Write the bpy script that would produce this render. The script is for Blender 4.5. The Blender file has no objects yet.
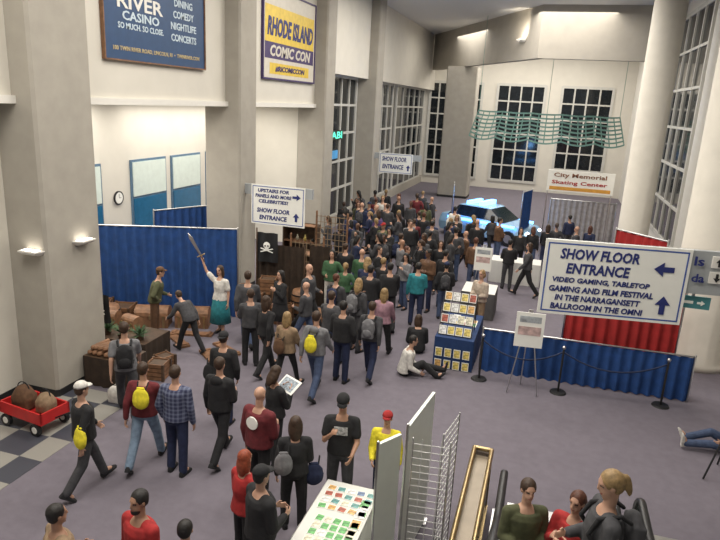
import bpy, math, random
from mathutils import Vector, Matrix
random.seed(7)
S=bpy.context.scene; COL=S.collection
rad=math.radians
# ------------------------------------------------------------ materials
MATS={}
def mat(name,col,rough=.75,var=.12,scale=6.,bump=0.,metal=0.,emit=0.,ecol=None):
    if name in MATS: return MATS[name]
    m=bpy.data.materials.new(name); m.use_nodes=True; nt=m.node_tree; b=nt.nodes['Principled BSDF']
    b.inputs['Roughness'].default_value=rough; b.inputs['Metallic'].default_value=metal
    tc=nt.nodes.new('ShaderNodeTexCoord'); nz=nt.nodes.new('ShaderNodeTexNoise'); nz.inputs['Scale'].default_value=scale; nz.inputs['Detail'].default_value=4
    nt.links.new(tc.outputs['Object'],nz.inputs['Vector'])
    rp=nt.nodes.new('ShaderNodeValToRGB'); rp.color_ramp.elements[0].position=.3; rp.color_ramp.elements[1].position=.7
    rp.color_ramp.elements[0].color=tuple(c*(1-var) for c in col)+(1,); rp.color_ramp.elements[1].color=tuple(min(1,c*(1+var)) for c in col)+(1,)
    nt.links.new(nz.outputs['Fac'],rp.inputs['Fac']); nt.links.new(rp.outputs['Color'],b.inputs['Base Color'])
    if bump:
        bp=nt.nodes.new('ShaderNodeBump'); bp.inputs['Strength'].default_value=bump; bp.inputs['Distance'].default_value=.02
        nt.links.new(nz.outputs['Fac'],bp.inputs['Height']); nt.links.new(bp.outputs['Normal'],b.inputs['Normal'])
    if emit:
        b.inputs['Emission Color'].default_value=(ecol or col)+(1,); b.inputs['Emission Strength'].default_value=emit
    MATS[name]=m; return m
def glassmat(name,col=(.8,.9,.9),alpha=.75):
    m=bpy.data.materials.new(name); m.use_nodes=True; nt=m.node_tree; nt.nodes.clear()
    o=nt.nodes.new('ShaderNodeOutputMaterial'); x=nt.nodes.new('ShaderNodeMixShader'); t=nt.nodes.new('ShaderNodeBsdfTransparent'); g=nt.nodes.new('ShaderNodeBsdfGlossy')
    t.inputs[0].default_value=col+(1,); g.inputs['Roughness'].default_value=.08; x.inputs[0].default_value=1-alpha
    nt.links.new(t.outputs[0],x.inputs[1]); nt.links.new(g.outputs[0],x.inputs[2]); nt.links.new(x.outputs[0],o.inputs[0]); return m
def checkmat(name,a,b2,scale,rough=.5,coord='Object'):
    m=bpy.data.materials.new(name); m.use_nodes=True; nt=m.node_tree; b=nt.nodes['Principled BSDF']; b.inputs['Roughness'].default_value=rough
    tc=nt.nodes.new('ShaderNodeTexCoord'); c=nt.nodes.new('ShaderNodeTexChecker'); c.inputs['Scale'].default_value=scale
    c.inputs['Color1'].default_value=a+(1,); c.inputs['Color2'].default_value=b2+(1,)
    nt.links.new(tc.outputs[coord],c.inputs['Vector']); nt.links.new(c.outputs['Color'],b.inputs['Base Color']); return m
def plaidmat():
    m=bpy.data.materials.new('plaid_fabric'); m.use_nodes=True; nt=m.node_tree; b=nt.nodes['Principled BSDF']; b.inputs['Roughness'].default_value=.9
    tc=nt.nodes.new('ShaderNodeTexCoord'); prev=None
    for ax in 'XZ':
        w=nt.nodes.new('ShaderNodeTexWave'); w.bands_direction=ax; w.inputs['Scale'].default_value=5
        nt.links.new(tc.outputs['Object'],w.inputs['Vector'])
        r=nt.nodes.new('ShaderNodeValToRGB'); r.color_ramp.interpolation='CONSTANT'; r.color_ramp.elements[1].position=.6
        r.color_ramp.elements[0].color=(.03,.035,.08,1); r.color_ramp.elements[1].color=(.14,.16,.24,1)
        nt.links.new(w.outputs['Fac'],r.inputs['Fac'])
        if prev:
            mx=nt.nodes.new('ShaderNodeMixRGB'); mx.inputs[0].default_value=.5; nt.links.new(prev.outputs[0],mx.inputs[1]); nt.links.new(r.outputs[0],mx.inputs[2]); nt.links.new(mx.outputs[0],b.inputs['Base Color'])
        prev=r
    MATS['cl_plaid']=m; return m
plaidmat()
beige=mat('beige_plaster',(.40,.37,.32),.9,.05,2,.05)
colm=mat('column_concrete',(.36,.335,.29),.9,.06,3,.1)
colw=mat('column_pale',(.54,.51,.45),.8,.04,3,.05)
cream=mat('cream_wall',(.65,.62,.55),.9,.03,2)
white=mat('white_paint',(.76,.74,.69),.7,.02)
ceilm=mat('ceiling_panel',(.66,.65,.62),.9,.02)
carpet=mat('carpet_mauve',(.15,.134,.162),.95,.07,7,.25)
darkglass=mat('night_glass',(.01,.013,.016),.08,.3,3)
mull=mat('mullion_white',(.55,.54,.5),.5,.03)
blackm=mat('black_matte',(.012,.012,.013),.6,.2)
rubber=mat('black_rubber',(.012,.012,.013),.4,.1)
steel=mat('brushed_steel',(.55,.55,.55),.3,.05,20,0,1)
brass=mat('brass_metal',(.5,.38,.2),.35,.1,10,0,1)
paper=mat('paper_white',(.82,.82,.77),.7,.02)
navy=mat('navy_ink',(.02,.03,.16),.6,.05)
bluecur=mat('blue_drape',(.012,.055,.2),.85,.2,5,.1)
redcur=mat('red_drape',(.36,.02,.02),.85,.15,5,.1)
wood=mat('brown_wood',(.2,.1,.05),.6,.35,9,.2)
dwood=mat('dark_wood',(.07,.04,.022),.6,.35,9,.2)
teal=mat('teal_paint',(.06,.22,.24),.5,.1)
# ------------------------------------------------------------ mesh helpers
def link(ob,parent=None,label=None,category=None,group=None,kind=None):
    if ob.name not in COL.objects: COL.objects.link(ob)
    if parent: ob.parent=parent
    if label: ob['label']=label
    if category: ob['category']=category
    if group: ob['group']=group
    if kind: ob['kind']=kind
    return ob
def meshob(name,V,F,mats,parent=None,smooth=False,mi=None,loc=None,rz=0,**k):
    me=bpy.data.meshes.new(name); me.from_pydata([tuple(v) for v in V],[],F)
    for m in (mats if isinstance(mats,(list,tuple)) else [mats]): me.materials.append(m)
    if mi: me.polygons.foreach_set('material_index',mi)
    if smooth: me.polygons.foreach_set('use_smooth',[True]*len(F))
    me.update(); ob=bpy.data.objects.new(name,me)
    if loc is not None: ob.location=loc
    ob.rotation_euler[2]=rad(rz)
    return link(ob,parent,**k)
def empty(name,loc,rz=0,**k):
    ob=bpy.data.objects.new(name,None); ob.empty_display_size=.1; ob.location=loc; ob.rotation_euler[2]=rad(rz); return link(ob,**k)
class G:
    def __init__(s): s.V=[]; s.F=[]; s.M=[]
    def rings(s,R,m=0,cap=True):
        b=len(s.V); n=len(R[0])
        for r in R: s.V+=[Vector(p) for p in r]
        for i in range(len(R)-1):
            for j in range(n):
                k=(j+1)%n; s.F.append((b+i*n+j,b+i*n+k,b+(i+1)*n+k,b+(i+1)*n+j)); s.M.append(m)
        if cap:
            s.F.append(tuple(b+j for j in range(n))[::-1]); s.F.append(tuple(b+(len(R)-1)*n+j for j in range(n))); s.M+=[m,m]
        return s
    def cap(s,a,b,ra,rb,n=10,m=0,round_=True):
        a=Vector(a);b=Vector(b); d=(b-a); L=d.length; d=d/L if L>1e-6 else Vector((0,0,1))
        u=d.orthogonal().normalized(); v=d.cross(u); R=[]
        def rg(c,r): return [c+u*(r*math.cos(2*math.pi*j/n))+v*(r*math.sin(2*math.pi*j/n)) for j in range(n)]
        if round_:
            for t in (-70,-35,0): R.append(rg(a+d*ra*math.sin(rad(t)),ra*math.cos(rad(t))))
            for t in (0,35,70): R.append(rg(b+d*rb*math.sin(rad(t)),rb*math.cos(rad(t))))
        else: R=[rg(a,ra),rg(b,rb)]
        return s.rings(R,m)
    def ell(s,c,r,M=None,n=12,m=0):
        M=M or Matrix.Identity(3); c=Vector(c); R=[]
        for t in (-78,-55,-28,0,28,55,78):
            t=rad(t); R.append([c+M@Vector((r[0]*math.cos(t)*math.cos(2*math.pi*j/n),r[1]*math.cos(t)*math.sin(2*math.pi*j/n),r[2]*math.sin(t))) for j in range(n)])
        return s.rings(R,m)
    def box(s,lo,hi,m=0,M=None):
        b=len(s.V); P=[Vector((x,y,z)) for z in (lo[2],hi[2]) for y in (lo[1],hi[1]) for x in (lo[0],hi[0])]
        if M: P=[M@p for p in P]
        s.V+=P
        for f in ((0,2,3,1),(4,5,7,6),(0,1,5,4),(2,6,7,3),(0,4,6,2),(1,3,7,5)): s.F.append(tuple(b+i for i in f)); s.M.append(m)
        return s
    def ob(s,name,mats,parent=None,smooth=False,**k): return meshob(name,s.V,s.F,mats,parent,smooth,mi=s.M,**k)
def bx(name,lo,hi,m,parent=None,bev=0,**k):
    c=Vector(((lo[0]+hi[0])/2,(lo[1]+hi[1])/2,lo[2])) if not parent else Vector((0,0,0))
    g=G().box(Vector(lo)-c,Vector(hi)-c); o=g.ob(name,m,parent,loc=c,**k)
    if bev:
        md=o.modifiers.new('bev','BEVEL'); md.width=bev; md.segments=2
    return o
def union(g,vox,sm=2):
    me=bpy.data.meshes.new('tmp'); me.from_pydata([tuple(v) for v in g.V],[],g.F); ob=bpy.data.objects.new('tmp',me); COL.objects.link(ob)
    r=ob.modifiers.new('r','REMESH'); r.mode='VOXEL'; r.voxel_size=vox; r.use_smooth_shade=True
    if sm: q=ob.modifiers.new('s','SMOOTH'); q.factor=.5; q.iterations=sm
    dg=bpy.context.evaluated_depsgraph_get(); m2=bpy.data.meshes.new_from_object(ob.evaluated_get(dg))
    bpy.data.objects.remove(ob); bpy.data.meshes.remove(me); m2.polygons.foreach_set('use_smooth',[True]*len(m2.polygons)); return m2
def text(body,w,h,loc,rot,m,parent,name='lettering',bold=.02,shear=0):
    cu=bpy.data.curves.new('t','FONT'); cu.body=body; cu.extrude=.01; cu.offset=bold; cu.shear=shear; cu.resolution_u=2
    ob=bpy.data.objects.new('t',cu); COL.objects.link(ob); dg=bpy.context.evaluated_depsgraph_get()
    me=bpy.data.meshes.new_from_object(ob.evaluated_get(dg)); bpy.data.objects.remove(ob); me.name=name
    xs=[v.co.x for v in me.vertices]; ys=[v.co.y for v in me.vertices]; x0,x1,y0,y1=min(xs),max(xs),min(ys),max(ys)
    for v in me.vertices: v.co=Vector(((v.co.x-(x0+x1)/2)*w/(x1-x0),(v.co.y-(y0+y1)/2)*h/(y1-y0),v.co.z*.4))
    me.materials.clear(); me.materials.append(m); o=bpy.data.objects.new(name,me); o.location=loc; o.rotation_euler=[rad(a) for a in rot]; return link(o,parent)
def arrow(loc,ang,size,m,parent,rot=(90,0,0)):
    P=[(-.5,-.14),(.02,-.14),(.02,-.38),(.5,0),(.02,.38),(.02,.14),(-.5,.14)]
    c,s_=math.cos(rad(ang)),math.sin(rad(ang)); P=[((x*c-y*s_)*size,(x*s_+y*c)*size) for x,y in P]; n=7
    V=[(x,y,0) for x,y in P]+[(x,y,.008) for x,y in P]; F=[tuple(range(n))[::-1],tuple(range(n,2*n))]+[(i,(i+1)%n,n+(i+1)%n,n+i) for i in range(n)]
    o=meshob('arrow',V,F,m,parent,loc=loc); o.rotation_euler=[rad(a) for a in rot]; return o
def drape(name,p0,p1,z0,z1,m,amp=.05,wl=.22,parent=None,**k):
    p0=Vector(p0);p1=Vector(p1); L=(p1-p0).length; d=(p1-p0)/L; nrm=Vector((-d[1],d[0])); n=max(8,int(L/wl*6)); V=[];F=[]
    nz=5
    for j in range(nz+1):
        z=z0+(z1-z0)*j/nz; a=amp*(1-.5*j/nz)
        for i in range(n+1):
            t=i/n; q=p0+d*L*t+nrm*(a*math.sin(t*L/wl*2*math.pi+.6*math.sin(t*9)))
            V.append((q[0]-p0[0],q[1]-p0[1],z-z0))
    for j in range(nz):
        for i in range(n): a=j*(n+1)+i; F.append((a,a+1,a+n+2,a+n+1))
    return meshob(name,V,F,m,parent,True,loc=(p0[0],p0[1],z0),**k)
# ------------------------------------------------------------ camera
th,ps,ro=rad(15.2),rad(16.35),rad(3)
R=Vector((math.cos(ps),math.sin(ps),0)); Fw=Vector((-math.sin(ps)*math.cos(th),math.cos(ps)*math.cos(th),-math.sin(th))); U=R.cross(Fw)
R2=R*math.cos(ro)+U*math.sin(ro); U2=-R*math.sin(ro)+U*math.cos(ro)
cd=bpy.data.cameras.new('camera'); cd.sensor_width=36; cd.lens=31.1; cd.clip_end=200; cam=bpy.data.objects.new('camera',cd); COL.objects.link(cam)
M=Matrix((R2,U2,-Fw)).transposed().to_4x4(); M.translation=(0,0,5.6); cam.matrix_world=M; S.camera=cam
# ------------------------------------------------------------ room
st=dict(kind='structure')
bx('floor',(-12.5,-3,-.2),(5.2,50,0),carpet,**st)
tile=checkmat('checker_tile',(.27,.26,.235),(.05,.053,.07),1/.62)
bx('floor',(-9.0,-3,0),(-6.9,9.0,.006),tile,**st)
bx('ceiling',(-12.5,-3,10.2),(5.2,50,10.4),ceilm,**st)
bx('wall_left',(-12.3,-3,0),(-9.0,8.8,5.35),cream,**st)
bx('wall_left_recess',(-12.4,8.8,0),(-12,23,5.35),cream,**st)
bx('wall_left_upper',(-12.4,-3,5.35),(-8.65,23.2,10.2),cream,**st)
bx('wall_left_upper_far',(-12.4,23.2,6.6),(-8.65,46,10.2),cream,**st)
bx('wall_left_return',(-12.4,22.4,0),(-9.3,23.2,6.6),cream,**st)
bx('wall_left_far',(-9.4,23.2,0),(-9.1,46,.5),beige,**st)
bx('trim_1',(-8.66,-3,5.27),(-8.56,23.2,5.40),white,**st)
bx('baseboard_left',(-9.03,-3,0),(-8.98,8.8,.14),blackm,**st)
bx('wall_right',(4.7,-3,0),(5.0,46,10.2),white,**st)
bx('wall_back',(-12.4,46,0),(5.2,46.3,10.2),cream,**st)
g=G(); P=[(-8.6,44.5),(-1.2,31.2),(4.7,31.2)]
for a,b in zip(P,P[1:]):
    d=Vector((b[0]-a[0],b[1]-a[1],0)).normalized(); n=Vector((-d.y,d.x,0))*.4; i=len(g.V)
    q=[Vector((a[0],a[1],0)),Vector((b[0],b[1],0)),Vector((b[0],b[1],0))+n,Vector((a[0],a[1],0))+n]
    g.V+=[p+Vector((0,0,7.9)) for p in q]+[p+Vector((0,0,10.2)) for p in q]
    for f in ((3,2,1,0),(4,5,6,7),(0,1,5,4),(1,2,6,5),(2,3,7,6),(3,0,4,7)): g.F.append(tuple(i+k for k in f)); g.M.append(0)
g.ob('wall_header',beige,**st)
def column(x,y,w,d,h,lab,rnd=False):
    if rnd:
        R_=[]
        for z,r in ((0,w*.55),(.15,w*.55),(.17,w*.5),(h,w*.5)): R_.append([(r*math.cos(2*math.pi*j/28),r*math.sin(2*math.pi*j/28),z) for j in range(28)])
        o=G().rings(R_).ob('column',colw,smooth=False,loc=(x,y,0),label=lab,category='column',**st)
        for p in o.data.polygons: p.use_smooth=len(p.vertices)==4
    else:
        c=.05; pts=[(-w/2+c,-d/2),(w/2-c,-d/2),(w/2,-d/2+c),(w/2,d/2-c),(w/2-c,d/2),(-w/2+c,d/2),(-w/2,d/2-c),(-w/2,-d/2+c)]
        o=G().rings([[(px,py,z) for px,py in pts] for z in (0,h)]).ob('column',colm,loc=(x,y,0),label=lab,category='column',**st)
        s=1.02; G().rings([[(px*s,py*s,z) for px,py in pts] for z in (0,.14)]).ob('baseboard_column',blackm,loc=(x,y,0),**st)
    return o
column(-8.85,9.2,1.3,1.4,10.2,'tall square beige concrete column rising to ceiling')
for y in (16.15,22.8,29.7): column(-8.75,y,1.1,1.0,10.2,'tall square beige concrete column rising to ceiling')
column(-5.75,39.9,1.85,1.4,7.9,'wide square beige column beneath angled header')
column(3.15,24.2,1.05,1.05,10.2,'tall round pale column by glass wall',True)
column(3.8,15.6,1.35,1.35,10.2,'thick round pale column by glass wall',True)
WN=[0]
def window(axis,c,a0,a1,z0,z1,nx,nz,face=1):
    WN[0]+=1; g=G(); t=.05
    def B(u0,u1,w0,w1,dd,m):
        lo,hi=sorted((c,c+face*dd))
        if axis=='y': g.box((u0,lo,w0),(u1,hi,w1),m)
        else: g.box((lo,u0,w0),(hi,u1,w1),m)
    B(a0,a1,z0,z1,.02,0)
    for i in range(nx+1): u=a0+(a1-a0)*i/nx; k=.09 if i in(0,nx) else t; B(u-k,u+k,z0-.05,z1+.05,.09,1)
    for i in range(nz+1): u=z0+(z1-z0)*i/nz; k=.09 if i in(0,nz) else t; B(a0,a1,u-k,u+k,.08,1)
    return g.ob('window_%d'%WN[0],[darkglass,mull],**st)
for a,b,n in ((-4.15,-.95,4),(.15,3.4,4),(-6.2,-5.2,2),(-8.9,-7.6,2)): window('y',46,a,b,.6,7.2,n,6,-1)
window('x',-9.2,23.6,29.0,.5,6.6,5,5,1); window('x',-9.2,30.4,36,.5,6.6,5,5,1); window('x',-9.2,37,45,.5,6.6,5,5,1)
window('x',4.7,-2,8.4,.8,9.6,7,6,-1); window('x',4.7,10,14.6,.8,9.6,3,6,-1); window('x',4.7,16.8,23.0,.8,9.6,3,6,-1); window('x',4.7,25,31,.8,9.6,4,6,-1)
frost=mat('frosted_panel',(.62,.7,.65),.4,.05); tealg=mat('blue_green_glass',(.02,.12,.24),.2,.1); gfr=mat('blue_frame',(.09,.16,.24),.5)
for i,(a,b) in enumerate(((14.0,14.6),(15.9,17.7),(18.0,19.8),(20.2,21.9))):
    WN[0]+=1; g=G(); g.box((-12,a,.6),(-11.95,b,3.55),1); g.box((-11.95,a+.07,2.45),(-11.92,b-.07,3.48),0); g.box((-11.95,a+.07,.7),(-11.92,b-.07,2.38),2)
    g.ob('window_%d'%WN[0],[frost,gfr,tealg],**st)
lampm=mat('lamp_glow',(1,.93,.82),.5,0,1,0,0,7)
def disc(r,z,n=20): return [(r*math.cos(2*math.pi*j/n),r*math.sin(2*math.pi*j/n),z) for j in range(n)]
# ------------------------------------------------------------ banners and signs
ban=mat('banner_navy',(.02,.06,.15),.5,.08); gold=mat('gold_ink',(.5,.4,.22),.5,.05); pale=mat('pale_ink',(.55,.65,.72),.5,.03)
XW=-8.64; TR=(90,0,90)
b1=bx('wall_banner',(XW,10.8,6.17),(XW+.05,14.5,8.9),ban,label='dark blue casino advertising banner with thin wooden frame',category='banner')
def rel(o,p): return Vector(p)-o.location
def frame(o,y0,y1,z0,z1,m,w=.06):
    g=G()
    for lo,hi in (((XW,y0-w,z0-w),(XW+.08,y1+w,z0)),((XW,y0-w,z1),(XW+.08,y1+w,z1+w)),((XW,y0-w,z0),(XW+.08,y0,z1)),((XW,y1,z0),(XW+.08,y1+w,z1))): g.box(rel(o,lo),rel(o,hi))
    g.ob('frame',m,o)
frame(b1,10.8,14.5,6.17,8.9,wood,.03)
x=XW+.055
for s,w,h,y,z,m in (('TWIN',1.4,.33,12.0,7.72,white),('RIVER',1.55,.28,12.0,7.3,white),('CASINO',1.25,.18,12.0,7.03,pale),('SO MUCH. SO CLOSE.',1.55,.12,12.0,6.83,pale),
    ('DINING',.75,.16,13.6,7.53,pale),('COMEDY',.85,.16,13.6,7.28,pale),('NIGHTLIFE',1.05,.16,13.6,7.03,pale),('CONCERTS',1.05,.16,13.6,6.78,pale),
    ('100 TWIN RIVER ROAD, LINCOLN, RI  \u2022  TWINRIVER.COM',3.2,.1,12.65,6.38,gold)):
    text(s,w,h,rel(b1,(x,y,z)),TR,m,b1)
cyel=mat('banner_yellow',(.7,.5,.06),.5,.1); cwhite=mat('banner_cream',(.62,.58,.5),.5,.05); cpur=mat('banner_purple',(.05,.03,.12),.5,.1)
b2=bx('wall_banner',(XW,17.85,6.15),(XW+.05,22.0,8.7),cwhite,label='yellow and purple comic convention banner on wall',category='banner')
frame(b2,17.85,22.0,6.15,8.7,cpur,.05)
bx('panel',rel(b2,(XW+.05,17.95,7.2)),rel(b2,(XW+.055,21.9,8.25)),cyel,b2); bx('panel',rel(b2,(XW+.05,17.95,6.72)),rel(b2,(XW+.055,21.9,7.2)),cpur,b2); bx('panel',rel(b2,(XW+.05,18.3,6.27)),rel(b2,(XW+.055,21.5,6.6)),cyel,b2)
for s,w,h,y,z,m in (('RHODE ISLAND',3.7,.56,19.95,7.66,navy),('COMIC CON',3.3,.34,19.95,6.96,cwhite),('#RICOMICCON',2.4,.18,19.9,6.43,cpur)):
    text(s,w,h,rel(b2,(XW+.062,y,z)),TR,m,b2,shear=.2,bold=.035)
signblue=mat('wayfinding_grey',(.35,.37,.38),.5,.04)
def sign(x0,x1,z0,z1,y,arm,lines,arrows,lab):
    o=bx('hanging_sign',(x0,y,z0),(x1,y+.03,z1),paper,label=lab,category='sign')
    g=G(); w=.02; L=lambda p:rel(o,p)
    i=.04
    for lo,hi in (((x0+i,y-.004,z0+i),(x1-i,y,z0+i+w)),((x0+i,y-.004,z1-i-w),(x1-i,y,z1-i)),((x0+i,y-.004,z0+i),(x0+i+w,y,z1-i)),((x1-i-w,y-.004,z0+i),(x1-i,y,z1-i))): g.box(L(lo),L(hi))
    g.ob('border',mat('border_blue',(.05,.1,.35),.6),o)
    bx('bracket',L((arm[0],y+.03,arm[2])),L((arm[1],y+.12,arm[3])),signblue,o)
    for s,w_,h,cx,cz in lines: text(s,w_,h,L((cx,y-.005,cz)),(90,0,0),navy,o,bold=.03,shear=.12)
    for cx,cz,a,s_ in arrows: arrow(L((cx,y-.005,cz)),a,s_,navy,o)
    return o
sa=sign(.06,2.04,2.75,3.85,9.2,(.1,3.2,3.22,3.84),
 (('SHOW FLOOR',1.08,.155,.82,3.66),('ENTRANCE',.87,.155,.82,3.45),('VIDEO GAMING, TABLETOP',1.34,.088,.88,3.27),('GAMING AND FILM FESTIVAL',1.44,.088,.9,3.14),('IN THE NARRAGANSETT',1.18,.088,.87,3.01),('BALLROOM IN THE OMNI',1.28,.088,.87,2.88)),
 ((1.7,3.54,180,.27),(1.76,3.02,90,.27)),'white paper sign reading show floor entrance with arrows')
L=lambda p:rel(sa,p)
text('ls',.13,.13,L((2.14,9.19,3.7)),(90,0,0),navy,sa); text('da',.17,.12,L((2.16,9.19,3.46)),(90,0,0),navy,sa)
for z in (3.7,3.48): bx('arrow_plate',L((2.31,9.19,z-.08)),L((2.49,9.23,z+.08)),white,sa); arrow(L((2.4,9.185,z)),90 if z>3.6 else -90,.12,blackm,sa)
sa.rotation_euler[2]=rad(9)
tb=bx('small_sign',(2.0,9.5,2.98),(2.4,9.53,3.16),teal,label='small teal direction sign under overhead sign',category='sign'); arrow(rel(tb,(2.28,9.495,3.07)),0,.1,paper,tb); G().box(rel(tb,(2.05,9.494,3.05)),rel(tb,(2.18,9.5,3.09))).ob('stripe',paper,tb)
bx('bracket',rel(tb,(2.15,9.51,3.16)),rel(tb,(2.19,9.53,3.5)),signblue,tb)
sign(-7.98,-6.35,2.08,3.2,15.9,(-8.2,-6.15,2.9,3.18),
 (('UPSTAIRS FOR',.95,.1,-7.3,3.04),('PANELS AND MORE',1.1,.1,-7.3,2.89),('CELEBRITIES!',.9,.1,-7.3,2.74),('SHOW FLOOR',1.0,.13,-7.3,2.48),('ENTRANCE',.85,.13,-7.3,2.28)),
 ((-6.6,2.92,0,.24),(-6.6,2.36,90,.24)),'white paper sign reading upstairs for panels, beside column')
sign(-7.95,-6.3,2.3,3.25,29.4,(-8.2,-5.9,2.95,3.23),(('SHOW FLOOR',1.2,.22,-7.2,2.98),('ENTRANCE',1.05,.22,-7.25,2.62)),((-6.5,2.6,90,.28),),'white paper show floor entrance sign on far column')
me_=bx('hanging_sign',(-.05,25,2.65),(2.35,25.05,3.45),paper,label='white and red advertising banner over far booths',category='sign')
L2=lambda p:rel(me_,p)
text('City Memorial',1.9,.2,L2((1.12,24.99,3.25)),(90,0,0),mat('brown_ink',(.2,.08,.04)),me_); text('Skating Center',2.0,.18,L2((1.12,24.99,2.98)),(90,0,0),redcur,me_); bx('stripe',L2((.05,24.99,2.7)),L2((2.25,25,2.83)),mat('banner_orange',(.6,.3,.05)),me_)
for xx in (0,2.3): bx('support_pole',L2((xx-.02,25.05,0.01)),L2((xx+.02,25.08,3.45)),steel,me_)
neon=mat('green_neon',(.1,.6,.4),.5,0,1,0,0,1.2,(.1,.8,.55))
nb=bx('shop_sign',(-9.17,25.3,3.9),(-9.1,27.2,4.3),blackm,label='green neon lettering sign behind dark window',category='sign'); text('ABI',1.4,.3,rel(nb,(-9.09,26.3,4.1)),TR,neon,nb)
sc=bx('display_screen',(-9.1,25.2,3.1),(-9.05,26.4,3.45),mat('screen_blue',(.05,.25,.5),.3,.3,2,0,0,.4),label='glowing blue display screen on window wall',category='screen'); bx('bezel',rel(sc,(-9.12,25.1,3.02)),rel(sc,(-9.1,26.5,3.53)),blackm,sc)
def discx(r,xx,n=24): return [(xx,r*math.cos(2*math.pi*j/n),r*math.sin(2*math.pi*j/n)) for j in range(n)]
ck=G().rings([discx(.2,0),discx(.2,.05),discx(.17,.05),discx(.17,.03)]).ob('wall_clock',blackm,loc=(-11.99,15.3,2.5),label='round wall clock with white face on cream wall',category='clock')
G().rings([discx(.165,.03),discx(.165,.045)]).ob('clock_face',paper,ck)
G().box((.046,-.006,0),(.05,.006,.12)).ob('clock_hand',blackm,ck); G().box((.046,0,-.006),(.05,.09,.006)).ob('clock_hand',blackm,ck)
def sconce(x,y,z,rz):
    g=G(); R_=[]
    for zz,w,d in ((0,.13,.05),(.03,.18,.14),(.08,.22,.2),(.1,.22,.2)): R_.append([(-w,0,zz),(w,0,zz),(w*.8,-d,zz),(-w*.8,-d,zz)])
    o=g.rings(R_).ob('wall_sconce',white,loc=(x,y,z),rz=rz,label='white wedge uplight fixed to wall surface',category='wall light'); 
    G().box((-.15,-.14,.1),(.15,-.02,.105)).ob('lamp_diffuser',lampm,o)
    return o
sconce(-8.45,8.5,2.7,0); sconce(-8.2,9.35,2.75,90)
o=sconce(-2.0,32.58,8.7,-60.9); o.scale=(1.3,1.3,1.3)
t=empty('louvre_screen',(-1,34,4.1),label='grey green slatted trellis band curving across back hall',category='screen')
slm=mat('louvre_green_grey',(.14,.27,.23),.6,.08)
def arcpt(u,k): 
    ang=rad(-40+80*u); r=9-k*.12; return Vector((r*math.sin(ang)*.68+.5,-r*math.cos(ang)*.35+3.2,k*.19-.16*abs(math.sin(u*math.pi*5))*(1-k/9)))
for k in range(8):
    g=G(); R_=[]
    for i in range(61):
        p=arcpt(i/60,k); R_.append([p+Vector((0,-.03,-.04)),p+Vector((0,.03,-.04)),p+Vector((0,.03,.04)),p+Vector((0,-.03,.04))])
    g.rings(R_).ob('slat',slm,t)
for i in range(21): G().cap(arcpt(i/20,0),arcpt(i/20,7),.03,.03,6).ob('rib',slm,t)
for i in (0,10,20): p=arcpt(i/20,7); G().cap((p.x,p.y,p.z),(p.x,p.y,6.1),.012,.012,6).ob('hanger_rod',slm,t)
# ------------------------------------------------------------ drapes / booths
def pipe(name,a,b,r,m,parent): return G().cap(a,b,r,r,8).ob(name,m,parent,smooth=True)
def pdrape(p0,p1,h,m,lab,grp=None):
    o=drape('pipe_and_drape',p0,p1,0.02,h-.03,m,label=lab,category='curtain'); d=Vector((p1[0]-p0[0],p1[1]-p0[1],0))
    pipe('crossbar',(0,0,h-.03),d+Vector((0,0,h-.03)),.02,steel,o); pipe('upright',(0,0,-.0),(0,0,h),.02,steel,o); pipe('upright',d,d+Vector((0,0,h)),.02,steel,o)
    return o
pdrape((-11.2,12.2),(-7.3,13.8),2.35,bluecur,'tall pleated blue curtain behind costume booth')
pdrape((-10.3,14.6),(-9.3,16.6),2.4,bluecur,'pleated blue curtain dividing recessed booths')
pdrape((.7,13.5),(3.0,13.7),2.4,redcur,'tall pleated red curtain behind blue table skirt')
pdrape((1.7,15.9),(2.7,14.9),2.95,redcur,'tall pleated red curtain beside round column')
pdrape((-.95,12.95),(3.25,13.1),1.0,bluecur,'waist high pleated blue curtain barrier')
pdrape((-3.7,25.8),(-3.9,27.2),2.4,bluecur,'blue booth side curtain beside vehicle')
pdrape((-.9,25.8),(-.6,27.0),2.4,bluecur,'narrow blue booth curtain near vehicle')
pdrape((.2,28.5),(2.9,28.5),1.9,mat('grey_drape',(.3,.28,.28),.9,.2),'grey booth curtain at far end')
def stanchion(x,y,lab='slim steel stanchion post on round base'):
    o=G().cap((0,0,0),(0,0,.03),.17,.15,20,round_=False).ob('stanchion',blackm,loc=(x,y,0),label=lab,category='barrier post',group='rope stanchions')
    G().cap((0,0,.03),(0,0,.95),.022,.022,10).ob('pole',blackm,o,smooth=True); G().ell((0,0,.99),(.04,.04,.04)).ob('finial',steel,o,smooth=True)
    return o
SP=[(-.9,12.5),(.72,12.5),(2.7,12.7)]
for p in SP: stanchion(*p)
def rope(a,b,z,sag):
    g=G(); R_=[]; a=Vector((*a,z)); b=Vector((*b,z)); n=16; d=(b-a).normalized(); s=Vector((-d.y,d.x,0))
    for i in range(n+1):
        t_=i/n; p=a.lerp(b,t_)-Vector((0,0,sag*4*t_*(1-t_)))-a
        R_.append([p+s*.018*math.cos(k*math.pi/3)+Vector((0,0,.018*math.sin(k*math.pi/3))) for k in range(6)])
    return g.rings(R_).ob('barrier_rope',mat('navy_rope',(.01,.02,.06),.8),smooth=True,loc=a,label='dark blue rope sagging between stanchion posts',category='rope',group='barrier ropes')
rope(SP[0],SP[1],.9,.3); rope(SP[1],SP[2],.9,.3)
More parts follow.
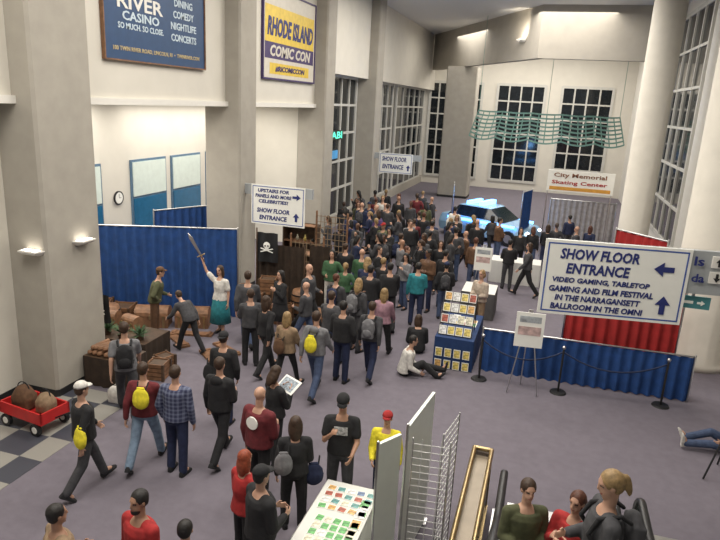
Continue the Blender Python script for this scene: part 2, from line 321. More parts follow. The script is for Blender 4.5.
def table(x0,x1,y0,y1,h,top,skirt,lab):
    o=bx('table',(x0,y0,h-.03),(x1,y1,h),top,label=lab,category='table',bev=.008)
    c=o.location
    V=[];F=[];pts=[]
    for (ax,ay),(bx_,by) in (((x0,y0),(x1,y0)),((x1,y0),(x1,y1)),((x1,y1),(x0,y1)),((x0,y1),(x0,y0))):
        n=max(6,int(math.hypot(bx_-ax,by-ay)/.05))
        for i in range(n):
            t_=i/n; pts.append((ax+(bx_-ax)*t_,ay+(by-ay)*t_,i))
    cx,cy=(x0+x1)/2,(y0+y1)/2; n=len(pts)
    for zz in (.01,h-.03,h-.005):
        for i,(px,py,k) in enumerate(pts):
            a=.022*math.sin(i*1.6)*(1 if zz<.1 else .2)+.008; dx,dy=px-cx,py-cy; l=math.hypot(dx,dy); V.append((px+dx/l*a-c.x,py+dy/l*a-c.y,zz-c.z))
    for j in range(2):
        for i in range(n): F.append((j*n+i,j*n+(i+1)%n,(j+1)*n+(i+1)%n,(j+1)*n+i))
    meshob('table_skirt',V,F,skirt,o,True); return o
TB=[]
whitecl=mat('white_tablecloth',(.66,.66,.63),.8,.03); gsk=mat('grey_skirt',(.1,.1,.1)); psk=mat('purple_skirt',(.1,.05,.22),.8); dblue=mat('navy_tablecloth',(.01,.035,.12),.85)
for a in ((-2.3,-1.58,5.0,6.85,.75,whitecl,whitecl,'vendor table with white cloth covered in cards'),
 (-1.95,-1.1,12.75,14.6,.72,dblue,dblue,'vendor table with dark blue skirt holding comic prints'),
 (-1.5,.1,20.4,21.2,.75,whitecl,whitecl,'white clothed table among crowd'),
 (.4,1.9,19.6,20.3,.75,whitecl,whitecl,'white clothed table near red curtain'),
 (.6,2.4,22.0,22.7,.75,psk,psk,'table with purple skirt near far banner'),
 (-1.9,-1.0,16.4,17.4,.75,whitecl,gsk,'vendor table with grey skirt near crowd')): table(*a); TB.append(a[:4])
pal=[('card_yellow',(.6,.48,.14)),('card_red',(.35,.1,.07)),('card_green',(.12,.36,.12)),('card_blue',(.12,.18,.3)),('card_cream',(.66,.6,.46)),('card_orange',(.55,.33,.12)),('card_white',(.7,.7,.66)),('card_teal',(.12,.28,.27))]
pal=[mat(n,c,.4,.6,22) for n,c in pal]
def card(x,y,z,w,h,m,rx=0,rz=0,grp='cards',lab='small colourful printed card lying on table',nm='trading_card'):
    o=G().box((-w/2,-h/2,0),(w/2,h/2,.006)).box((-w*.42,-h*.42,.006),(w*.42,h*.42,.0075),1).ob(nm,[paper,m],loc=(x,y,z),label=lab,category='card',group=grp); o.rotation_euler=(rad(rx),0,rad(rz)); return o
for i in range(5):
    for j in range(5): card(-2.12+i*.11,5.55+j*.13,.752,.1,.12,pal[2] if random.random()<.6 else random.choice([pal[4],pal[0],pal[6]]),rz=random.uniform(-6,6),grp='cards on white table')
for i in range(5):
    for j in range(4): card(-2.18+i*.13,6.3+j*.13,.752,.11,.1,random.choice(pal),rz=random.uniform(-10,10),grp='cards on white table')
for j in range(6): card(-1.68,5.5+j*.2,.752,.13,.17,random.choice(pal),rz=random.uniform(-6,6),grp='cards on white table')
rk=empty('display_rack',(-1.55,13.0,.72),label='black tiered wire rack holding comic prints',category='display rack')
for k in range(4): G().box((-.36,-.1+k*.17,.21*k),(.36,-.06+k*.17,.21*k+.02)).ob('shelf',blackm,rk)
for xx in (-.36,.36): G().cap((xx,-.1,0),(xx,.5,.85),.012,.012,6).ob('upright',blackm,rk); G().cap((xx,.5,0),(xx,.5,.85),.012,.012,6).ob('upright',blackm,rk)
for k in range(4):
    for i in range(4): card(-1.82+i*.18,12.92+k*.17,.84+k*.21,.16,.19,pal[random.choice([0,4,6,0,4,5,0,1])],rx=70,grp='prints on rack',lab='colourful comic print propped on tiered rack',nm='comic_print')
for i in range(4):
    for k in range(2): card(-1.84+i*.2,12.72,.12+k*.27,.15,.2,pal[random.choice([0,4,6,0,5])],rx=90,grp='prints on skirt',lab='comic print pinned to blue table skirt',nm='comic_print')
for i in range(7):
    card(-1.7+(i%3)*.22,13.8+(i//3)*.24,.722,.16,.22,pal[i],grp='prints lying on table',nm='comic_print',lab='comic print lying flat on blue table')
def easel(x,y,h,pz,w,ph,rz,m):
    o=empty('easel',(x,y,0),rz,label='tripod easel displaying white poster',category='easel')
    for a,b in (((-.3,-.1,0.01),(-.03,.1,h)),((.3,-.1,0.01),(.03,.1,h)),((0,.4,0.01),(0,.12,h))): pipe('leg',a,b,.014,steel,o)
    pipe('crossbar',(-.25,-.03,pz),(.25,-.03,pz),.012,steel,o)
    b=G().box((-w/2,-.06,pz),(w/2,-.04,pz+ph)).ob('poster_board',paper,o)
    G().box((-w*.4,-.065,pz+ph*.35),(w*.4,-.06,pz+ph*.6)).ob('picture',mat('poster_pink',(.5,.36,.34),.6,.4,9),b); G().box((-w*.38,-.065,pz+ph*.72),(w*.38,-.06,pz+ph*.9)).ob('heading',mat('poster_grey',(.35,.38,.4),.6,.4,9),b)
easel(.0,12.2,1.75,1.02,.55,.72,6,paper)
easel(-1.55,18.1,1.7,.95,.5,.7,0,paper); TB.append((-1.8,-1.3,17.8,18.4))
wire=mat('white_wire',(.6,.6,.58),.4)
def gridwall(p0,p1,h,lab):
    d=Vector((p1[0]-p0[0],p1[1]-p0[1],0)); L_=d.length; d/=L_; g=G(); n=int(L_/.09)
    for i in range(n+1): p=d*(L_*i/n); g.cap(p+Vector((0,0,.05)),p+Vector((0,0,h)),.005,.005,4,round_=False)
    for i in range(int(h/.09)): z=.08+i*.09; g.cap(Vector((0,0,z)),d*L_+Vector((0,0,z)),.005,.005,4,round_=False)
    o=g.ob('gridwall_panel',wire,loc=(p0[0],p0[1],0),label=lab,category='display panel')
    n_=Vector((-d.y,d.x,0))*.16
    for p in (Vector((0,0,0)),d*L_): G().cap(p-n_+Vector((0,0,.02)),p+n_+Vector((0,0,.02)),.015,.015,6).ob('foot',steel,o); G().cap(p,p+Vector((0,0,h)),.01,.01,6).ob('frame_tube',steel,o)
gridwall((-1.1,6.25),(-.68,6.3),1.95,'white wire grid display panel beside table'); gridwall((-.8,6.55),(-.7,7.15),1.9,'white wire grid display panel standing upright')
def panel(p0,p1,h,lab):
    d=Vector((p1[0]-p0[0],p1[1]-p0[1],0)); n=Vector((-d.y,d.x,0)).normalized()*.02
    q=[Vector((0,0,0))-n,d-n,d+n,Vector((0,0,0))+n]
    o=G().rings([[p+Vector((0,0,z)) for p in q] for z in (.05,h)]).ob('exhibition_board',mat('panel_white',(.66,.7,.64),.35,.03),loc=(p0[0],p0[1],0),label=lab,category='exhibition board')
    for p in (Vector((0,0,0)),d): G().box(p+Vector((-.05,-.08,0)),p+Vector((.05,.08,.05))).ob('foot',steel,o)
    G().cap(d+Vector((0,0,.05)),d+Vector((0,0,h+.02)),.018,.018,8).ob('edge_trim',steel,o)
panel((-1.08,7.4),(-1.2,6.4),2.0,'tall white freestanding panel edge-on by vendor table'); panel((-1.24,6.2),(-1.42,5.9),2.0,'narrow white freestanding panel near card table')
# ------------------------------------------------------------ escalators and barrier
gl=glassmat('clear_glass',(.7,.76,.75),.75); glb=glassmat('bronze_glass',(.6,.56,.48),.6)
br=empty('glass_barrier',(-.46,6,0),label='slim brass capped glass side panel beside escalator',category='railing')
for xx in (-.07,.17):
    G().box((xx-.01,-3.5,.1),(xx+.01,2,.95)).ob('glass_pane',glb,br); G().cap((xx,-3.5,.98),(xx,2,.98),.032,.032,10).ob('top_rail',brass,br,smooth=True); G().box((xx-.03,-3.5,0),(xx+.03,2,.1)).ob('base_rail',brass,br)
G().cap((-.07,2,.98),(.17,2,.98),.03,.03,10).ob('top_rail',brass,br,smooth=True); G().box((-.07,1.99,.1),(.17,2.01,.95)).ob('glass_pane',glb,br)
G().box((-.05,-3.5,.0),(.15,1.95,.9)).ob('inner_casing',mat('tan_metal',(.24,.2,.15),.4,.1,5,0,.4),br)
for xx in (-.07,.17):
    for yy in (2,.3,-1.4): G().box((xx-.02,yy-.02,0),(xx+.02,yy+.02,.98)).ob('post',brass,br)
def escal(xc,w,lab):
    e=empty('escalator',(xc,7.6,0),label=lab,category='escalator'); sl=.577
    Y=lambda y:y-7.6
    for s in (-1,1):
        x_=s*w/2
        path=[(Y(6.9),.42)]
        for a in range(-90,91,15): path.append((Y(7.45)+.28*math.cos(rad(a)),.70+.28*math.sin(rad(a))))
        path+=[(Y(6.9),.98),(Y(6.6),1.0),(Y(6.3),1.08),(Y(1.2),1.08+5.1*sl)]
        R_=[]
        for i,(y,z) in enumerate(path):
            a=path[max(0,i-1)]; b=path[min(len(path)-1,i+1)]; d=Vector((0,b[0]-a[0],b[1]-a[1])).normalized(); nn=Vector((0,-d.z,d.y)); c=Vector((x_,y,z))
            R_.append([c+Vector((.05,0,0))*math.cos(k*math.pi/4)+nn*.03*math.sin(k*math.pi/4) for k in range(8)])
        G().rings(R_).ob('handrail',rubber,e,smooth=True)
        pts=[(Y(7.5),.12),(Y(6.9),.12),(Y(1.2),5.7*sl+.02),(Y(1.2),1.05+5.1*sl),(Y(6.3),1.04),(Y(6.6),.97),(Y(7.4),.93)]+[(Y(7.45)+.24*math.cos(rad(a)),.70+.24*math.sin(rad(a))) for a in (60,30,0,-30,-60)]
        G().rings([[Vector((x_+o_,y,z)) for y,z in pts] for o_ in (-.006,.006)]).ob('balustrade',steel if s>0 else gl,e)
        pts=[(Y(7.9),0),(Y(6.9),0),(Y(1.2),5.7*sl-.1),(Y(1.2),5.7*sl+.06),(Y(6.85),.17),(Y(7.9),.14)]
        G().rings([[Vector((x_+o_,y,z)) for y,z in pts] for o_ in (-.1,.1)]).ob('skirt_deck',steel,e)
    G().box((-w/2+.09,Y(6.9),0),(w/2-.09,Y(8.3),.02)).ob('comb_plate',steel,e)
    for i in range(14):
        y=Y(6.9)-.4*i; z=.231*(i-1); g=G(); g.box((-w/2+.11,y-.4,z+.0),(w/2-.11,y,z+.23))
        for k in range(10): xx=-w/2+.13+k*(w-.26)/9; g.box((xx,y-.4,z+.23),(xx+.02,y,z+.238),0)
        g.box((-w/2+.11,y-.03,z+.232),(w/2-.11,y,z+.24),1); g.ob('step',[mat('step_metal',(.12,.12,.12),.5),mat('step_yellow',(.5,.4,.05))],e)
    pts=[(Y(6.9),-.02),(Y(1.2),5.7*sl-.12),(Y(1.2),5.7*sl-.5),(Y(6.2),-.02)]
    G().rings([[Vector((x_,y,z)) for y,z in pts] for x_ in (-w/2-.08,w/2+.08)]).ob('truss_cladding',steel,e)
escal(.6,1.36,'escalator with black handrails and glass sides'); escal(2.25,1.3,'second escalator with black handrails and glass sides')
# ------------------------------------------------------------ people
def figure(sp):
    vox=sp.get('vox',.016); lean=sp.get('lean',0); fem=sp.get('fem',0); bk=sp.get('bulk',.0)
    legs=sp.get('legs',((0,0),(0,0))); arms=sp.get('arms',('down','down')); hy,hp=sp.get('head',(0,0))
    def rx(a): return Matrix.Rotation(rad(-a),3,'X')
    def U_(p):
        p=Vector(p); t_=max(0,min(1,(p.z+.05)/.25)); return rx(lean*t_)@p
    RU=rx(lean); out={}
    W=.94 if fem else 1.
    secs=[(-.10,.11,.10),(-.03,.165,.12),(.06,.155,.112),(.17,.14,.105),(.30,.157,.12),(.39,.172,.115),(.455,.14,.085),(.51,.065,.062)]
    if fem: secs=[(-.10,.11,.10),(-.03,.17,.125),(.06,.15,.11),(.16,.12,.095),(.29,.14,.125),(.38,.148,.105),(.45,.12,.078),(.51,.055,.055)]
    def torso(g,inf,z0=-9,z1=9,flare=0):
        R_=[]
        for z,a,b in secs:
            if z<z0 or z>z1: continue
            t_=inf+(flare if z<.2 else 0); f_=RU if z>.2 else rx(lean*max(0,min(1,(z+.05)/.25)))
            c=U_((0,0,z)); R_.append([c+f_@Vector(((a+t_)*math.cos(2*math.pi*j/16),(b+t_)*math.sin(2*math.pi*j/16),0)) for j in range(16)])
        g.rings(R_)
    body=G(); torso(body,0); top=G(); bot=G(); shoes=[]
    low=[U_((0,0,-.11)).z]
    for s,(a,b) in zip((-1,1),legs):
        spd=sp.get('spread',3); hip=Vector((s*.088,0,0)); td=Vector((s*math.sin(rad(spd)),math.sin(rad(a)),-math.cos(rad(a)))).normalized(); sa_=a-b
        sd=Vector((s*math.sin(rad(spd))*.3,math.sin(rad(sa_)),-math.cos(rad(sa_)))).normalized()
        k=hip+td*.43; an=k+sd*.42; fa=sa_ if abs(sa_)>12 else 0
        fd=Vector((s*.12,math.cos(rad(fa)),math.sin(rad(fa)))).normalized(); dn=Vector((0,math.sin(rad(fa)),-math.cos(rad(fa))))
        body.cap(hip,k,.082,.056); body.cap(k,an,.054,.038); body.cap(an,an+dn*.035+fd*.1,.036,.034)
        for p in (an+dn*.082,an+dn*.082+fd*.17): low.append(p.z)
        if sp.get('bottom')=='trousers': bot.cap(hip+Vector((0,0,-.02)),k,.098,.078); bot.cap(k,an-sd*.0,.074,.066)
        elif sp.get('bottom')=='leggings': bot.cap(hip,k,.086,.06); bot.cap(k,an-sd*.03,.058,.044)
        sg=G(); R_=[]; side=fd.cross(dn).normalized()
        for t_,w,h in ((-.075,.022,.05),(-.06,.036,.085),(-.01,.042,.095),(.05,.043,.07),(.12,.048,.05),(.17,.042,.036),(.195,.02,.02)):
            c=an+dn*.082+fd*t_; R_.append([c-side*w,c-side*w*.95-dn*h*.6,c-side*w*.5-dn*h,c+side*w*.5-dn*h,c+side*w*.95-dn*h*.6,c+side*w])
        sg.rings(R_); shoes.append(sg)
    if sp.get('bottom') in('trousers','leggings'): torso(bot,.012,-9,.1)
    if sp.get('bottom')=='skirt':
        R_=[]
        for z,a,b in ((.1,.14,.115),(0,.185,.145),(-.25,.22,.2),(sp.get('skirt_z',-.45),.26,.24)):
            c=Vector((0,0,z)); R_.append([c+Vector((a*math.cos(2*math.pi*j/24)*(1+.04*(j%2)),b*math.sin(2*math.pi*j/24)*(1+.04*(j%2)),0)) for j in range(24)])
        bot.rings(R_)
    AR={'down':((.2,-.05,-1),(.06,.2,-1)),'fwd':((.14,.4,-1),(.0,.75,-.8)),'back':((.16,-.5,-1),(.05,-.1,-1)),'hold':((.15,.1,-1),(-.45,.9,.02)),
        'phone':((.15,.35,-1),(-.4,.6,.7)),'up':((.75,.1,.75),(.35,.1,1)),'cross':((.2,.2,-1),(-.95,.5,.15)),'hip':((.65,-.2,-1),(-.7,.4,-.5)),
        'pocket':((.3,-.15,-1),(-.1,.35,-.9)),'out':((.3,.8,-.5),(0,1,.0)),'lap':((.15,.3,-1),(-.2,.9,-.3)),'prop':((.3,-.7,-.9),(.1,-.25,-1))}
    hands={}; lg=sp.get('sleeve','long')=='long'; ji=.03+bk if lg else .02
    for s,an_ in zip((-1,1),arms):
        u,f_=AR[an_]; sw=.18*W; sh=U_((s*sw,0,.43)); ud=(RU@Vector((u[0]*s,u[1],u[2]))).normalized(); fd=(RU@Vector((f_[0]*s,f_[1],f_[2]))).normalized()
        e=sh+ud*.28; w=e+fd*.245
        body.cap(U_((s*.08,0,.44)),sh,.055,.052); body.cap(sh,e,.05*W,.038*W); body.cap(e,w,.038*W,.026*W)
        if lg: top.cap(U_((s*.08,0,.44)),sh,.07,.07+bk); top.cap(sh,e,.07+bk,.06+bk); top.cap(e,w-fd*.015,.06+bk,.044)
        else: top.cap(U_((s*.08,0,.44)),sh,.066,.066); top.cap(sh,sh+ud*.18,.066,.066)
        n=Vector((-s,0,0)); n=(n-fd*n.dot(fd)); n=n.normalized() if n.length>.3 else (Vector((0,0,-1))-fd*Vector((0,0,-1)).dot(fd)).normalized(); wd=fd.cross(n)*s
        R_=[]
        for t_,a,b in ((-.01,.022,.02),(.03,.034,.017),(.08,.04,.015),(.095,.036,.012)):
            c=w+fd*t_; R_.append([c+wd*a*math.cos(2*math.pi*j/10)+n*b*math.sin(2*math.pi*j/10) for j in range(10)])
        body.rings(R_)
        for i,(o_,l) in enumerate(((.031,.07),(.0105,.08),(-.0105,.075),(-.031,.058))):
            r_=w+fd*.085+wd*o_; k1=r_+(fd*.95+n*.2+wd*o_*2).normalized()*l*.55; k2=k1+(fd*.55+n*.85).normalized()*l*.5; body.cap(r_,k1,.0095,.009,7); body.cap(k1,k2,.009,.0078,7)
        r_=w+fd*.03+wd*.03; k1=r_+(fd*.6+wd*.75+n*.2).normalized()*.04; k2=k1+(fd*.9+wd*.15+n*.4).normalized()*.032; body.cap(r_,k1,.013,.011,7); body.cap(k1,k2,.0105,.009,7)
        hands[s]=(w+fd*.07+n*.02,fd.copy(),wd.copy())
    torso(top,ji,-.05,.47,.012)
    nb=U_((0,0,.48)); hc=U_((0,.012,.695)); RH=RU@Matrix.Rotation(rad(hy),3,'Z')@rx(hp)@rx(-lean*.6)
    h=lambda x,y,z: hc+RH@Vector((x,y,z))
    body.cap(nb,h(0,-.02,-.06),.055*W,.05*W)
    body.ell(h(0,-.01,.03),(.074,.09,.086),RH); body.ell(h(0,.015,-.045),(.055,.066,.068),RH); body.ell(h(0,.06,-.095),(.024,.018,.018),RH)
    body.ell(h(0,.087,-.018),(.012,.018,.014),RH); body.cap(h(0,.08,.02),h(0,.092,-.012),.009,.011,7)
    body.ell(h(0,.07,.035),(.05,.014,.01),RH); body.ell(h(0,.078,-.058),(.022,.009,.009),RH)
    for s in (-1,1): body.ell(h(s*.077,-.005,-.005),(.01,.018,.03),RH)
    hair=G(); ht=sp.get('hair','short')
    if ht!='bald': hair.ell(h(0,-.02,.038),(.086,.094,.09),RH); hair.ell(h(0,-.045,.0),(.08,.062,.078),RH)
    if ht=='long':
        hair.ell(h(0,-.065,-.09),(.092,.05,.15),RH); 
        for s in (-1,1): hair.ell(h(s*.078,-.02,-.06),(.024,.042,.12),RH)
    if ht=='pony': hair.ell(h(0,-.13,-.02),(.03,.03,.10),RH); hair.ell(h(0,-.1,.05),(.03,.03,.03),RH)
    if ht=='bob': hair.ell(h(0,-.05,-.03),(.098,.07,.1),RH)
    if ht=='beard': hair.ell(h(0,.035,-.085),(.05,.055,.045),RH)
    zo=-min(low); Z=Vector((0,0,zo))
    def fin(g,v,sm=2):
        m=union(g,v,sm); m.transform(Matrix.Translation(Z)); return m
    def raw(g,nm,sm=True):
        m=bpy.data.meshes.new(nm); m.from_pydata([tuple(v+Z) for v in g.V],[],g.F)
        if sm: m.polygons.foreach_set('use_smooth',[True]*len(m.polygons))
        m.update(); return m
    mb=fin(body,vox)
    for i in range(3): mb.materials.append(None)
    idx=[0]*len(mb.polygons); e1=[h(s*.03,.082,.012)+Z for s in(-1,1)]; mo=h(0,.088,-.058)+Z; ax=RH@Vector((1,0,0)); az=RH@Vector((0,0,1)); hcz=hc+Z
    for p in mb.polygons:
        c=p.center
        if (c-hcz).length>.16: continue
        for e in e1:
            d=c-e
            if abs(d.dot(ax))<.014 and abs(d.dot(az))<.0085 and d.length<.03: idx[p.index]=1
        d=c-mo
        if abs(d.dot(ax))<.024 and abs(d.dot(az))<.008 and d.length<.035: idx[p.index]=2
    mb.polygons.foreach_set('material_index',idx); out['body']=mb
    if hair.V: out['hair']=fin(hair,max(vox,.014),2)
    if sp.get('hood'): top.ell(U_((0,-.1,.47)),(.11,.06,.075),RU)
    out['top']=fin(top,max(vox,.014),2)
    out['bot']=raw(bot,'skirt') if sp.get('bottom')=='skirt' else fin(bot,max(vox,.014),2)
    for i,sg in enumerate(shoes): out['shoe%d'%i]=raw(sg,'shoe',False)
    if sp.get('cap'):
        g=G(); R_=[]
        for t_ in (0,15,35,55,78): R_.append([h(0,-.012,.05)+RH@Vector((.089*math.cos(rad(t_))*math.cos(2*math.pi*j/16),.1*math.cos(rad(t_))*math.sin(2*math.pi*j/16),.088*math.sin(rad(t_)))) for j in range(16)])
        g.rings(R_); b0=-1 if sp['cap']=='back' else 1
        P_=[(-.07,.04),(.07,.04),(.065,.12),(.03,.155),(-.03,.155),(-.065,.12)]
        g.rings([[h(x_,b0*y_-.012,.052+z_-(.12*max(0,y_-.09))) for x_,y_ in P_] for z_ in (0,.008)]); out['cap']=raw(g,'cap')
    for m in out.values():
        if not len(m.materials): m.materials.append(None)
    return out,{'hands':{s:(p+Z,f,w) for s,(p,f,w) in hands.items()},'zo':zo,'back':U_((0,-.15,.28))+Z}
WALK=((24,6),(-14,22)); WALK2=((-16,20),(22,5)); STAND=((2,3),(-3,0)); SHIFT=((7,12),(-4,0)); FLOOR=((100,20),(120,70)); EDGE=((96,12),(112,45))
CL={'black':(.014,.014,.016),'navy':(.015,.022,.06),'grey':(.16,.16,.17),'dark grey':(.05,.05,.055),'blue denim':(.055,.08,.15),'olive':(.07,.075,.035),'maroon':(.12,.015,.02),'red':(.33,.02,.02),'white':(.6,.58,.54),'tan':(.24,.165,.1),
 'brown':(.1,.05,.025),'pink':(.3,.17,.21),'teal':(.02,.18,.21),'purple':(.07,.035,.12),'yellow':(.7,.6,.03),'green':(.04,.1,.045),'beige':(.42,.35,.28),'light blue':(.18,.25,.34),'orange':(.4,.13,.04)}
def cl(c):
    if c=='plaid': return MATS['cl_plaid']
    return mat('cloth_'+c.replace(' ','_'),CL[c],.88,.22,14,.3)
HC={'black':(.01,.008,.007),'brown':(.04,.02,.01),'blonde':(.26,.17,.075),'red':(.25,.05,.02),'grey':(.25,.24,.23),'auburn':(.08,.025,.012)}
SK=[mat('skin_light',(.48,.28,.195),.5,.05),mat('skin_medium',(.38,.21,.135),.5,.05),mat('skin_dark',(.13,.065,.04),.5,.05)]
eyem=mat('eye_dark',(.03,.02,.015),.3); lip=mat('lip_rose',(.33,.1,.08),.5)
CACHE={}
def person(x,y,rz,h=1.72,z=0,top='black',bot='blue denim',hc='brown',skin=0,cap_c=None,label=None,shoe='black',group=None,**sp):
    sp.setdefault('bottom','trousers'); key=repr(sorted(sp.items()))
    if key not in CACHE: CACHE[key]=figure(sp)
    ms,info=CACHE[key]; s=h/1.74
    def mk(n,me,mats,par=None):
        o=bpy.data.objects.new(n,me); COL.objects.link(o)
        for i,m in enumerate(mats): o.material_slots[i].link='OBJECT'; o.material_slots[i].material=m
        if par: o.parent=par
        return o
    p=mk('person',ms['body'],[SK[skin],eyem,lip]); p.location=(x,y,z); p.rotation_euler[2]=rad(rz); p.scale=(s,s,s)
    tn='shirt' if sp.get('sleeve')=='short' else ('hoodie' if sp.get('hood') else 'jacket')
    if 'hair' in ms: mk('hair',ms['hair'],[mat('hair_'+hc,HC[hc],.6,.3,30,.3)],p)
    mk(tn,ms['top'],[cl(top)],p)
    bn=sp['bottom']; mk(bn,ms['bot'],[cl(bot)],p)
    for i in(0,1): mk('shoe',ms['shoe%d'%i],[cl(shoe)],p)
    if 'cap' in ms: mk('cap',ms['cap'],[cl(cap_c or 'black')],p)
    act='walking' if sp.get('legs') in (WALK,WALK2) else ('sitting' if sp.get('legs') in(EDGE,FLOOR) else 'standing')
    p['label']=label or ('person in %s %s and %s %s, %s'%(top,tn,bot,bn,act)); p['category']='person'
    if group: p['group']=group
    Mx=Matrix.Translation((x,y,z))@Matrix.Rotation(rad(rz),4,'Z')@Matrix.Scale(s,4)
    return p,Mx,info
def bag(M_,loc,c,lab,r=(.13,.07,.17),name='drawstring_bag'):
    g=G().ell((0,0,0),r).ell((0,-.01,-.04),(r[0]*1.02,r[1]*1.1,r[2]*.8)); me=union(g,.02,3); me.materials.append(cl(c)); o=bpy.data.objects.new(name,me); o.matrix_world=M_@Matrix.Translation(loc); link(o,label=lab,category='bag')
    for s in (-1,1): G().cap((s*.06,.02,r[2]*.7),(s*.08,.1,r[2]*1.25),.012,.012,6).ob('strap',cl('black'),o)
    G().cap((-.04,0,r[2]*.95),(.04,0,r[2]*.95),.02,.02,6).ob('cinched_neck',cl(c),o); return o
def pack(M_,info,c,lab):
    p=info['back']; g=G().ell((0,-.06,0),(.15,.09,.22)).box((-.12,-.12,-.2),(.12,-.01,.15)); me=union(g,.02,4); me.materials.append(cl(c)); o=bpy.data.objects.new('backpack',me); o.matrix_world=M_@Matrix.Translation(p); link(o,label=lab,category='backpack')
    G().ell((0,-.13,-.08),(.1,.045,.09)).ob('pocket',cl(c),o,smooth=True)
    for s in (-1,1): 
        g=G(); pts=[(s*.1,.0,.17),(s*.11,.08,.225),(s*.11,.24,.18),(s*.12,.3,.05),(s*.15,.2,-.1),(s*.12,.0,-.15)]
        for a,b in zip(pts,pts[1:]): g.cap(a,b,.018,.018,6)
        g.ob('strap',cl('black'),o,smooth=True)
    return o
N=.0125
p,M1,i1=person(-5.78,6.4,-25,1.7,top='black',bot='dark grey',vox=N,legs=WALK,arms=('fwd','back'),cap='front',cap_c='white',label='person in black jacket and white cap, walking'); bag(M1,(.2,-.14,1.0),'yellow','yellow drawstring bag hanging at walker hip')
p,M1,i1=person(-5.4,7.25,12,1.72,top='maroon',bot='light blue',vox=N,legs=WALK2,arms=('back','fwd'),hair='short',label='person in dark maroon top and pale jeans, walking'); bag(M1,(.05,-.22,1.25),'yellow','yellow drawstring bag on walker back')
person(-4.85,7.25,5,1.76,top='plaid',bot='navy',vox=N,legs=SHIFT,arms=('pocket','down'),hair='short',hc='brown',label='person in blue plaid shirt and dark jeans')
person(-4.42,7.78,-5,1.76,top='black',bot='black',vox=N,legs=WALK,arms=('down','hold'),hair='short',hood=1,label='person in black hoodie and black trousers, walking')
p,M1,i1=person(-4.95,8.85,8,1.7,top='black',bot='navy',vox=N,legs=SHIFT,arms=('hold','pocket'),hair='short',cap='back',cap_c='black',label='person in black jacket with backwards black cap'); bag(M1,(-.26,.0,.95),'black','small black shoulder bag at hip')
p,M1,i1=person(-6.6,8.4,35,1.78,top='grey',bot='dark grey',vox=N,legs=WALK,arms=('back','fwd'),sleeve='short',label='person in grey t-shirt with backpack, walking'); pack(M1,i1,'black','black backpack worn by person in grey')
person(-8.35,11.75,-60,1.72,top='olive',bot='brown',vox=.016,legs=STAND,arms=('hold','hip'),lean=12,cap='front',cap_c='brown',label='person in brown costume leaning towards props')
person(-7.15,11.3,70,1.5,top='dark grey',bot='black',vox=.016,legs=WALK,arms=('out','down'),lean=38,label='person in dark clothes bending over planks')
p,M1,i1=person(-7.1,12.55,175,1.72,top='white',bot='teal',hc='brown',vox=.014,legs=((8,6),(-8,4)),fem=1,hair='long',arms=('down','up'),sleeve='short',bottom='skirt',skirt_z=-.6,label='person in white top and teal skirt raising sword')
hp,hf,hw=i1['hands'][1]
sw=empty('costume_sword',M1@(hp),label='long grey costume sword held overhead',category='sword')
d=Vector((-.33,-.1,.62)).normalized(); u=d.cross(Vector((0,1,0))).normalized(); v=u.cross(d)
G().rings([[d*t_+u*a,d*t_+v*.012,d*t_-u*a,d*t_-v*.012] for t_,a in ((.1,.03),(.55,.05),(.68,.002))]).ob('blade',steel,sw); G().cap(u*-.1+d*.08,u*.1+d*.08,.015,.015,8).ob('crossguard',brass,sw); G().cap(d*-.08,d*.08,.014,.014,8).ob('grip',dwood,sw)
person(-5.15,10.95,-20,1.72,top='black',bot='black',vox=.014,legs=WALK,arms=('down','back'),hair='long',fem=1,label='person with long hair in all black, walking')
person(-5.65,11.25,30,1.7,top='dark grey',bot='black',vox=.014,legs=SHIFT,arms=('phone','down'),hair='short')
p,M1,i1=person(-4.45,10.4,-8,1.66,top='tan',bot='black',hc='blonde',vox=.014,legs=WALK2,arms=('down','fwd'),hair='long',fem=1,bottom='leggings',label='person with blonde hair in tan jacket, walking'); bag(M1,(-.05,-.22,1.05),'brown','rust brown bag slung across back')
p,M1,i1=person(-3.85,10.4,-6,1.76,top='grey',bot='blue denim',hc='brown',vox=N,legs=WALK,arms=('back','fwd'),hood=1,label='person in grey hoodie and blue jeans, walking'); bag(M1,(0,-.22,1.15),'yellow','yellow drawstring bag on grey hoodie')
person(-4.05,11.8,-10,1.74,top='dark grey',bot='blue denim',vox=.014,legs=WALK2,arms=('fwd','back'))
person(-3.6,11.25,-4,1.74,top='black',bot='navy',hc='black',vox=.014,bulk=.015,legs=SHIFT,arms=('hold','pocket'),hair='short',label='person in black jacket seen from behind')
p,M1,i1=person(-3.1,11.6,-2,1.7,top='dark grey',bot='navy',vox=.014,legs=WALK,arms=('down','back')); pack(M1,i1,'grey','grey backpack worn by walker in dark jacket')
person(-3.15,12.75,0,1.66,top='pink',bot='black',hc='blonde',vox=.016,legs=WALK2,arms=('hold','fwd'),hair='long',fem=1,label='person in dusty pink jacket with blonde hair')
person(-5.25,15.2,185,1.75,top='green',bot='white',hc='black',vox=.016,legs=STAND,arms=('hip','hold'),fem=1,hair='long',label='person in green and white costume facing viewer')
person(-5.75,13.0,150,1.66,top='black',bot='black',hc='black',vox=.016,legs=STAND,arms=('phone','down'),hair='long',fem=1,bottom='skirt',label='person in long black dress')
person(-2.9,15.2,10,1.7,top='teal',bot='navy',hc='black',vox=.016,legs=SHIFT,arms=('down','hold'),label='person in bright teal shirt and dark trousers')
person(-1.3,15.3,150,1.68,top='beige',bot='tan',hc='blonde',vox=.016,legs=STAND,arms=('hold','hold'),hair='bob',fem=1,label='person in cream top standing behind print table')
person(-2.45,12.1,-75,1.72,top='white',bot='black',hc='black',vox=.014,legs=FLOOR,lean=12,arms=('lap','lap'),label='person in white shirt sitting on carpet')
